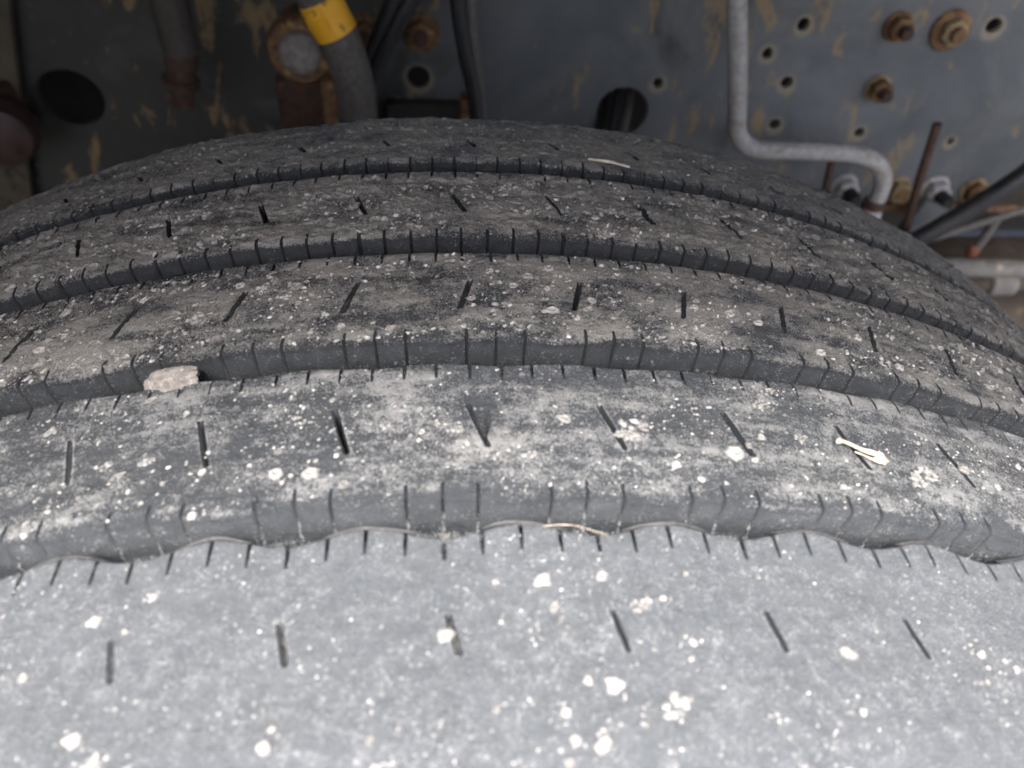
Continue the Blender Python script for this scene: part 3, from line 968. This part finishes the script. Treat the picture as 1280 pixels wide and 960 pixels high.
# bent steel pipe
pp = empty('brake_pipe', (0.4, 0.42, 0.79), 'bent grey steel pipe hanging in front of the rail at right', 'pipe')
path = [(0.205, 0.42, 1.07), (0.212, 0.42, 1.027), (0.220, 0.42, 0.994), (0.233, 0.42, 0.945), (0.2425, 0.42, 0.905), (0.247, 0.42, 0.888), (0.256, 0.42, 0.877), (0.272, 0.42, 0.8715),
        (0.300, 0.42, 0.871), (0.335, 0.42, 0.870), (0.362, 0.42, 0.868), (0.380, 0.42, 0.862), (0.3925, 0.42, 0.851), (0.398, 0.42, 0.837), (0.398, 0.42, 0.822), (0.396, 0.42, 0.800)]
link('tube', tube_mesh('tube', path, 0.0080, 20, 6), M_PIPE, pp)
link('end_fitting', lathe_mesh('end_fitting', [(0.0095, 0), (0.0125, 0.002), (0.0125, 0.020), (0.0095, 0.023), (0.0095, 0.034)], 6, (-0.05, 0, -1), (0.3965, 0.42, 0.812)), M_ZINC, pp)
link('clamp', lathe_mesh('clamp', [(0.0088, 0), (0.0105, 0.001), (0.0105, 0.008), (0.0088, 0.009)], 24, (0.0, 0, -1), (0.397, 0.42, 0.823)), M_RUSTDARK, pp)


def rod(name, pts, r, mat, label, cat, n=4, wob=0.0):
    return tag(link(name, tube_mesh(name, pts, r, 16, n, wobble=wob), mat), label, cat)


rod('threaded_rod', [(0.439, 0.44, 0.889), (0.446, 0.44, 0.832), (0.456, 0.44, 0.768)], 0.0042, M_RUSTDARK, 'dark rusty slanted rod right of the bent pipe', 'rod', wob=0.05)
rod('short_rod', [(0.352, 0.44, 0.852), (0.3545, 0.44, 0.832), (0.358, 0.44, 0.800)], 0.0032, M_RUSTDARK, 'short dark rod under the bend of the pipe', 'rod')
hg = empty('spring_bracket', (0.49, 0.46, 0.74), 'grey steel bracket under the silver nut at right', 'bracket')
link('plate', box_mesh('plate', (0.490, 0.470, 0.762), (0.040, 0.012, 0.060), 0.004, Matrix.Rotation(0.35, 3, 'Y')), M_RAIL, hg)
link('foot', box_mesh('foot', (0.472, 0.455, 0.742), (0.045, 0.03, 0.012), 0.003), M_RUST, hg)

# lower right: hoses and links below the rail
rod('black_hose', [(0.60, 0.41, 0.935), (0.545, 0.41, 0.880), (0.515, 0.41, 0.846), (0.490, 0.415, 0.815), (0.452, 0.42, 0.775), (0.42, 0.43, 0.74)], 0.0090, M_BLACK, 'black hose slanting down at the right edge', 'hose')
lk = empty('link_bar', (0.5, 0.42, 0.79), 'thin grey link bar below the rail at right', 'link bar')
link('bar', tube_mesh('bar', [(0.585, 0.42, 0.828), (0.547, 0.42, 0.812), (0.494, 0.42, 0.790), (0.440, 0.42, 0.768)], 0.0036, 14, 4), M_HOSE, lk)
link('drop_arm', tube_mesh('drop_arm', [(0.528, 0.42, 0.803), (0.526, 0.42, 0.785), (0.522, 0.42, 0.765)], 0.0046, 14, 4), M_HOSE, lk)
M_RED = make_plain('red_cap', (0.15, 0.05, 0.035), (0.21, 0.08, 0.05), 90, (0.5, 0.8), 0.0004)
link('red_cap', lathe_mesh('red_cap', [(0.0055, 0), (0.0062, 0.002), (0.0062, 0.010), (0.0045, 0.013)], 16, (-0.1, 0, -1), (0.5215, 0.42, 0.772)), M_RED, lk)
M_WHITEPIPE = make_plain('pale_dusty_pipe', (0.085, 0.082, 0.075), (0.15, 0.143, 0.132), 70, (0.6, 0.85), 0.0005, c2=(0.26, 0.22, 0.17), c2scale=25)
tb = empty('cross_tube', (0.55, 0.40, 0.74), 'pale horizontal tube below the chassis at right', 'tube')
link('tube', tube_mesh('tube', [(0.43, 0.40, 0.762), (0.50, 0.40, 0.760), (0.58, 0.40, 0.757), (0.75, 0.40, 0.750)], 0.0095, 20, 4), M_WHITEPIPE, tb)
link('sleeve', lathe_mesh('sleeve', [(0.010, 0), (0.0125, 0.002), (0.0125, 0.026), (0.010, 0.028)], 24, (1, 0, 0), (0.535, 0.398, 0.742)), M_WHITEPIPE, tb)
link('lower_pipe', tube_mesh('lower_pipe', [(0.46, 0.398, 0.742), (0.60, 0.398, 0.741), (0.75, 0.398, 0.738)], 0.0085, 16, 4), M_BROWN, tb)
ax = empty('axle_beam', (0.6, 0.46, 0.66), 'dark brown grimy beam below the pale tube at right', 'axle beam')
link('beam', box_mesh('beam', (0.75, 0.47, 0.69), (0.72, 0.10, 0.07), 0.012), M_BROWN, ax)
link('cover', box_mesh('cover', (0.78, 0.52, 0.755), (0.40, 0.05, 0.09), 0.010, Matrix.Rotation(0.3, 3, 'Y')), M_BROWN, ax)
ec = empty('connector', (0.60, 0.44, 0.81), 'small pale grey connector at the right edge', 'connector')
link('body', box_mesh('body', (0.578, 0.43, 0.822), (0.020, 0.018, 0.024), 0.004, Matrix.Rotation(-0.4, 3, 'Y')), M_ZINC, ec)
link('cable', tube_mesh('cable', [(0.575, 0.43, 0.835), (0.60, 0.43, 0.850), (0.66, 0.43, 0.865)], 0.004, 10, 4), M_BLACK, ec)

# left: hoses, cables and brake parts
bh = empty('brown_hose', (-0.21, 0.42, 0.9), 'dim brown hose with stepped fitting hanging at left', 'hose')
link('hose', tube_mesh('hose', [(-0.202, 0.42, 1.06), (-0.207, 0.42, 1.004), (-0.208, 0.42, 0.975), (-0.207, 0.42, 0.945)], 0.0140, 20, 4), make_plain('greasy_hose', (0.030, 0.026, 0.022), (0.062, 0.054, 0.046), 200, (0.6, 0.85), 0.0004), bh)
link('fitting', lathe_mesh('fitting', [(0.010, 0), (0.0128, 0.001), (0.0128, 0.013), (0.0105, 0.015), (0.0105, 0.022), (0.0145, 0.024), (0.0145, 0.028), (0.0095, 0.030), (0.0095, 0.044)], 18, (-0.22, 0, -1), (-0.2075, 0.42, 0.948)), M_RUSTDARK, bh)
th_ = empty('grey_hose', (-0.075, 0.38, 0.9), 'thick dusty grey hose with yellow tag behind the tyre', 'hose')
hpts = [(-0.112, 0.38, 1.05), (-0.100, 0.38, 1.018), (-0.0925, 0.38, 0.998), (-0.082, 0.38, 0.974), (-0.075, 0.38, 0.948), (-0.073, 0.38, 0.924), (-0.075, 0.38, 0.880)]
link('hose', tube_mesh('hose', hpts, 0.0148, 28, 6), M_HOSE, th_)
M_TAG = make_plain('yellow_tag', (0.72, 0.36, 0.015), (0.82, 0.45, 0.03), 60, (0.45, 0.6), 0.0002, c2=(0.20, 0.11, 0.02), c2scale=70, c2lo=0.55, c2hi=0.66)
tg = link('tag', tube_mesh('tag', [(-0.0925, 0.38, 0.9985), (-0.0875, 0.38, 0.9865), (-0.0825, 0.38, 0.9755)], 0.0158, 28, 6), M_TAG, th_)
link('tag_edge', tube_mesh('tag_edge', [(-0.0905, 0.3645, 0.9985), (-0.0865, 0.3640, 0.9875), (-0.0815, 0.3643, 0.9760)], 0.0009, 8, 4), M_TAG, tg)
bj = empty('ball_joint', (-0.12, 0.44, 0.88), 'rusty round joint with dull grey cap left of the tagged hose', 'joint')
link('housing', lathe_mesh('housing', [(0.028, 0), (0.028, 0.03), (0.024, 0.040), (0.019, 0.043)], 32, (0, -1, 0.12), (-0.121, 0.475, 0.937)), M_RUST, bj)
link('cap', lathe_mesh('cap', [(0.0165, 0), (0.0165, 0.005), (0.013, 0.010), (0.007, 0.0125), (0.002, 0.0130)], 28, (0, -1, 0.15), (-0.120, 0.434, 0.942)), make_plain('dull_cap', (0.14, 0.125, 0.118), (0.27, 0.25, 0.24), 130, (0.6, 0.85), 0.0006), bj)
link('bracket', box_mesh('bracket', (-0.122, 0.455, 0.893), (0.050, 0.03, 0.050), 0.008), M_RUSTDARK, bj)
link('arm', box_mesh('arm', (-0.101, 0.436, 0.895), (0.012, 0.02, 0.055), 0.004), M_RUST, bj)
rod('black_cable', [(-0.010, 0.44, 1.04), (-0.022, 0.44, 0.999), (-0.031, 0.44, 0.982), (-0.048, 0.44, 0.954), (-0.063, 0.44, 0.926), (-0.072, 0.44, 0.899), (-0.077, 0.44, 0.86)], 0.0068, M_BLACK,
    'thick black cable curving left, right one of its pair', 'cable')['group'] = 'black cables behind the tyre'
rod('black_cable', [(-0.022, 0.445, 1.04), (-0.036, 0.445, 0.998), (-0.043, 0.445, 0.981), (-0.056, 0.445, 0.954), (-0.069, 0.445, 0.925), (-0.077, 0.445, 0.898), (-0.081, 0.445, 0.86)], 0.0075, M_BLACK,
    'thick black cable beside the grey hose, left one of its pair', 'cable')['group'] = 'black cables behind the tyre'
rod('black_cable', [(0.002, 0.44, 1.04), (0.004, 0.44, 0.999), (0.005, 0.44, 0.982), (0.008, 0.44, 0.959), (0.013, 0.44, 0.933), (0.019, 0.44, 0.907), (0.023, 0.44, 0.86)], 0.0062, M_BLACK,
    'black cable hanging near the middle, left one of its pair', 'cable')['group'] = 'black cables behind the tyre'
rod('grey_cable', [(0.020, 0.444, 1.04), (0.016, 0.444, 1.0), (0.0155, 0.444, 0.983), (0.017, 0.444, 0.959), (0.020, 0.444, 0.934), (0.0235, 0.444, 0.907), (0.027, 0.444, 0.86)], 0.0046, M_HOSE,
    'dusty grey cable hanging beside the black cable near the middle', 'cable')
bs = empty('bump_stop', (-0.39, 0.44, 0.87), 'dark reddish round rubber stop at the left edge', 'bump stop')
link('rubber', lathe_mesh('rubber', [(0.026, 0), (0.028, 0.012), (0.024, 0.024), (0.012, 0.030)], 28, (0.2, -1, 0), (-0.375, 0.445, 0.872)), make_plain('reddish_rubber', (0.03, 0.016, 0.014), (0.065, 0.03, 0.026), 90), bs)
link('seat', box_mesh('seat', (-0.40, 0.470, 0.872), (0.05, 0.05, 0.05), 0.006), M_RUSTDARK, bs)
gp = empty('side_gusset', (-0.46, 0.48, 0.7), 'ochre dirty steel gusset plate at the left edge', 'gusset plate')
link('plate', box_mesh('plate', (-0.462, 0.486, 0.87), (0.165, 0.010, 0.50), 0.003, Matrix.Rotation(0.26, 3, 'Y')),
     make_plain('dirty_ochre', (0.045, 0.039, 0.026), (0.10, 0.085, 0.058), 30, (0.7, 0.95), 0.0008, c2=(0.035, 0.030, 0.022), c2scale=32, c2lo=0.56, c2hi=0.62), gp)
mb = empty('mount_bracket', (-0.03, 0.47, 0.8), 'low dark bracket behind the tyre between the cable pairs', 'bracket')
link('plate', box_mesh('plate', (-0.022, 0.480, 0.855), (0.075, 0.016, 0.060), 0.004), M_DARK, mb)
link('web', box_mesh('web', (0.012, 0.470, 0.870), (0.010, 0.02, 0.05), 0.003), M_RUST, mb)
wb = empty('wiring_loom', (0.13, 0.5, 0.85), 'dark wiring loom poking through the large hole in the rail', 'wiring')
for k, (dx, dz) in enumerate(((0.0, 0.0), (0.012, -0.004), (-0.012, -0.006))):
    link('wire', tube_mesh('wire', [(0.175 + dx, 0.58, 0.885), (0.160 + dx, 0.52, 0.872 + dz), (0.150 + dx, 0.485, 0.862 + dz), (0.146 + dx, 0.472, 0.845), (0.146 + dx, 0.470, 0.80)], 0.0042, 10, 6), M_HOSE if k == 1 else M_BLACK, wb)

# ------------------------------------------------------------------ out-of-view parts round the wheel, most added to block light
def arc_sheet(name, r, a0, a1, y0, y1, th):
    n = 60
    a = np.radians(np.linspace(a0, a1, n))
    prof = [(y0, r - 0.03), (y0, r), (y1, r), (y1, r + th), (y0 - th, r + th), (y0 - th, r - 0.03)]
    V = np.stack([np.stack([q * np.sin(a), np.full_like(a, y), q * np.cos(a) + HUB], -1) for y, q in prof])
    return grid_mesh(name, np.concatenate([V, V[:1]]))


gd = empty('mudguard', (0, 0, 1.27), 'black mudguard arching over the tyre, above the view', 'mudguard')
link('arch', arc_sheet('arch', 0.768, -95, 42, -0.170, 0.24, 0.006), M_DARK, gd)
link('arch_shade', arc_sheet('arch_shade', 0.760, -95, 6, 0.20, 0.445, 0.005), M_DARK, gd)  # unseen liner, added to keep light off the left background
a_ = np.radians(np.linspace(-95, 22, 60))
lo_ = 0.598 + 0.16 * np.clip((np.degrees(a_) + 4) / 24, 0, 1) - 0.095 * np.clip((-np.degrees(a_) - 40) / 22, 0, 1)
fl = [(0.447, lo_), (0.447, np.full(60, 0.771)), (0.451, np.full(60, 0.771)), (0.451, lo_), (0.447, lo_)]
link('shade_flange', grid_mesh('shade_flange', np.stack([np.stack([q * np.sin(a_), np.full(60, y), q * np.cos(a_) + HUB], -1) for y, q in fl])), M_DARK, gd)  # unseen skirt, added to block light reaching the left of the rail
bed = empty('bed_blocker', (0, 0.9, 1.45), 'dark unseen truck bed, added to block sky light on the chassis', 'light blocker')
link('floor_panel', box_mesh('floor_panel', (0.3, 1.15, 1.50), (5.0, 2.5, 0.05), 0.004), M_DARK, bed)  # added overhead panel, keeps sky light off the rail
link('cross_bearer', box_mesh('cross_bearer', (-0.55, 1.15, 1.42), (0.08, 2.4, 0.10), 0.004), M_DARK, bed)
link('cross_bearer', box_mesh('cross_bearer', (0.75, 1.15, 1.42), (0.08, 2.4, 0.10), 0.004), M_DARK, bed)
orl = empty('rail_back_panel', (0.1, 1.3, 0.77), 'dark back panel as opposite rail, added to keep the holes dark', 'chassis rail')
link('web', box_mesh('web', (0.05, 1.30, 0.90), (3.3, 0.008, 0.27), 0.002), M_BROWN, orl)  # added panel, stops light showing through the rail holes
gb = empty('backing', (0, 0.9, 0.6), 'dark gearbox casing between the chassis rails, added to keep the holes dark', 'backing')
link('casing', box_mesh('casing', (0.0, 0.92, 0.80), (2.6, 0.34, 0.46), 0.05), M_DARK, gb)  # added block, closes the inside so the holes stay dark
sb = empty('side_blocker', (-0.85, 0.1, 0.5), 'dark unseen box left of the wheel, added to block light', 'step box')
link('box', box_mesh('box', (-1.12, 0.14, 0.72), (0.70, 0.69, 1.10), 0.02), M_DARK, sb)  # added box out of view, shuts side light off the left background
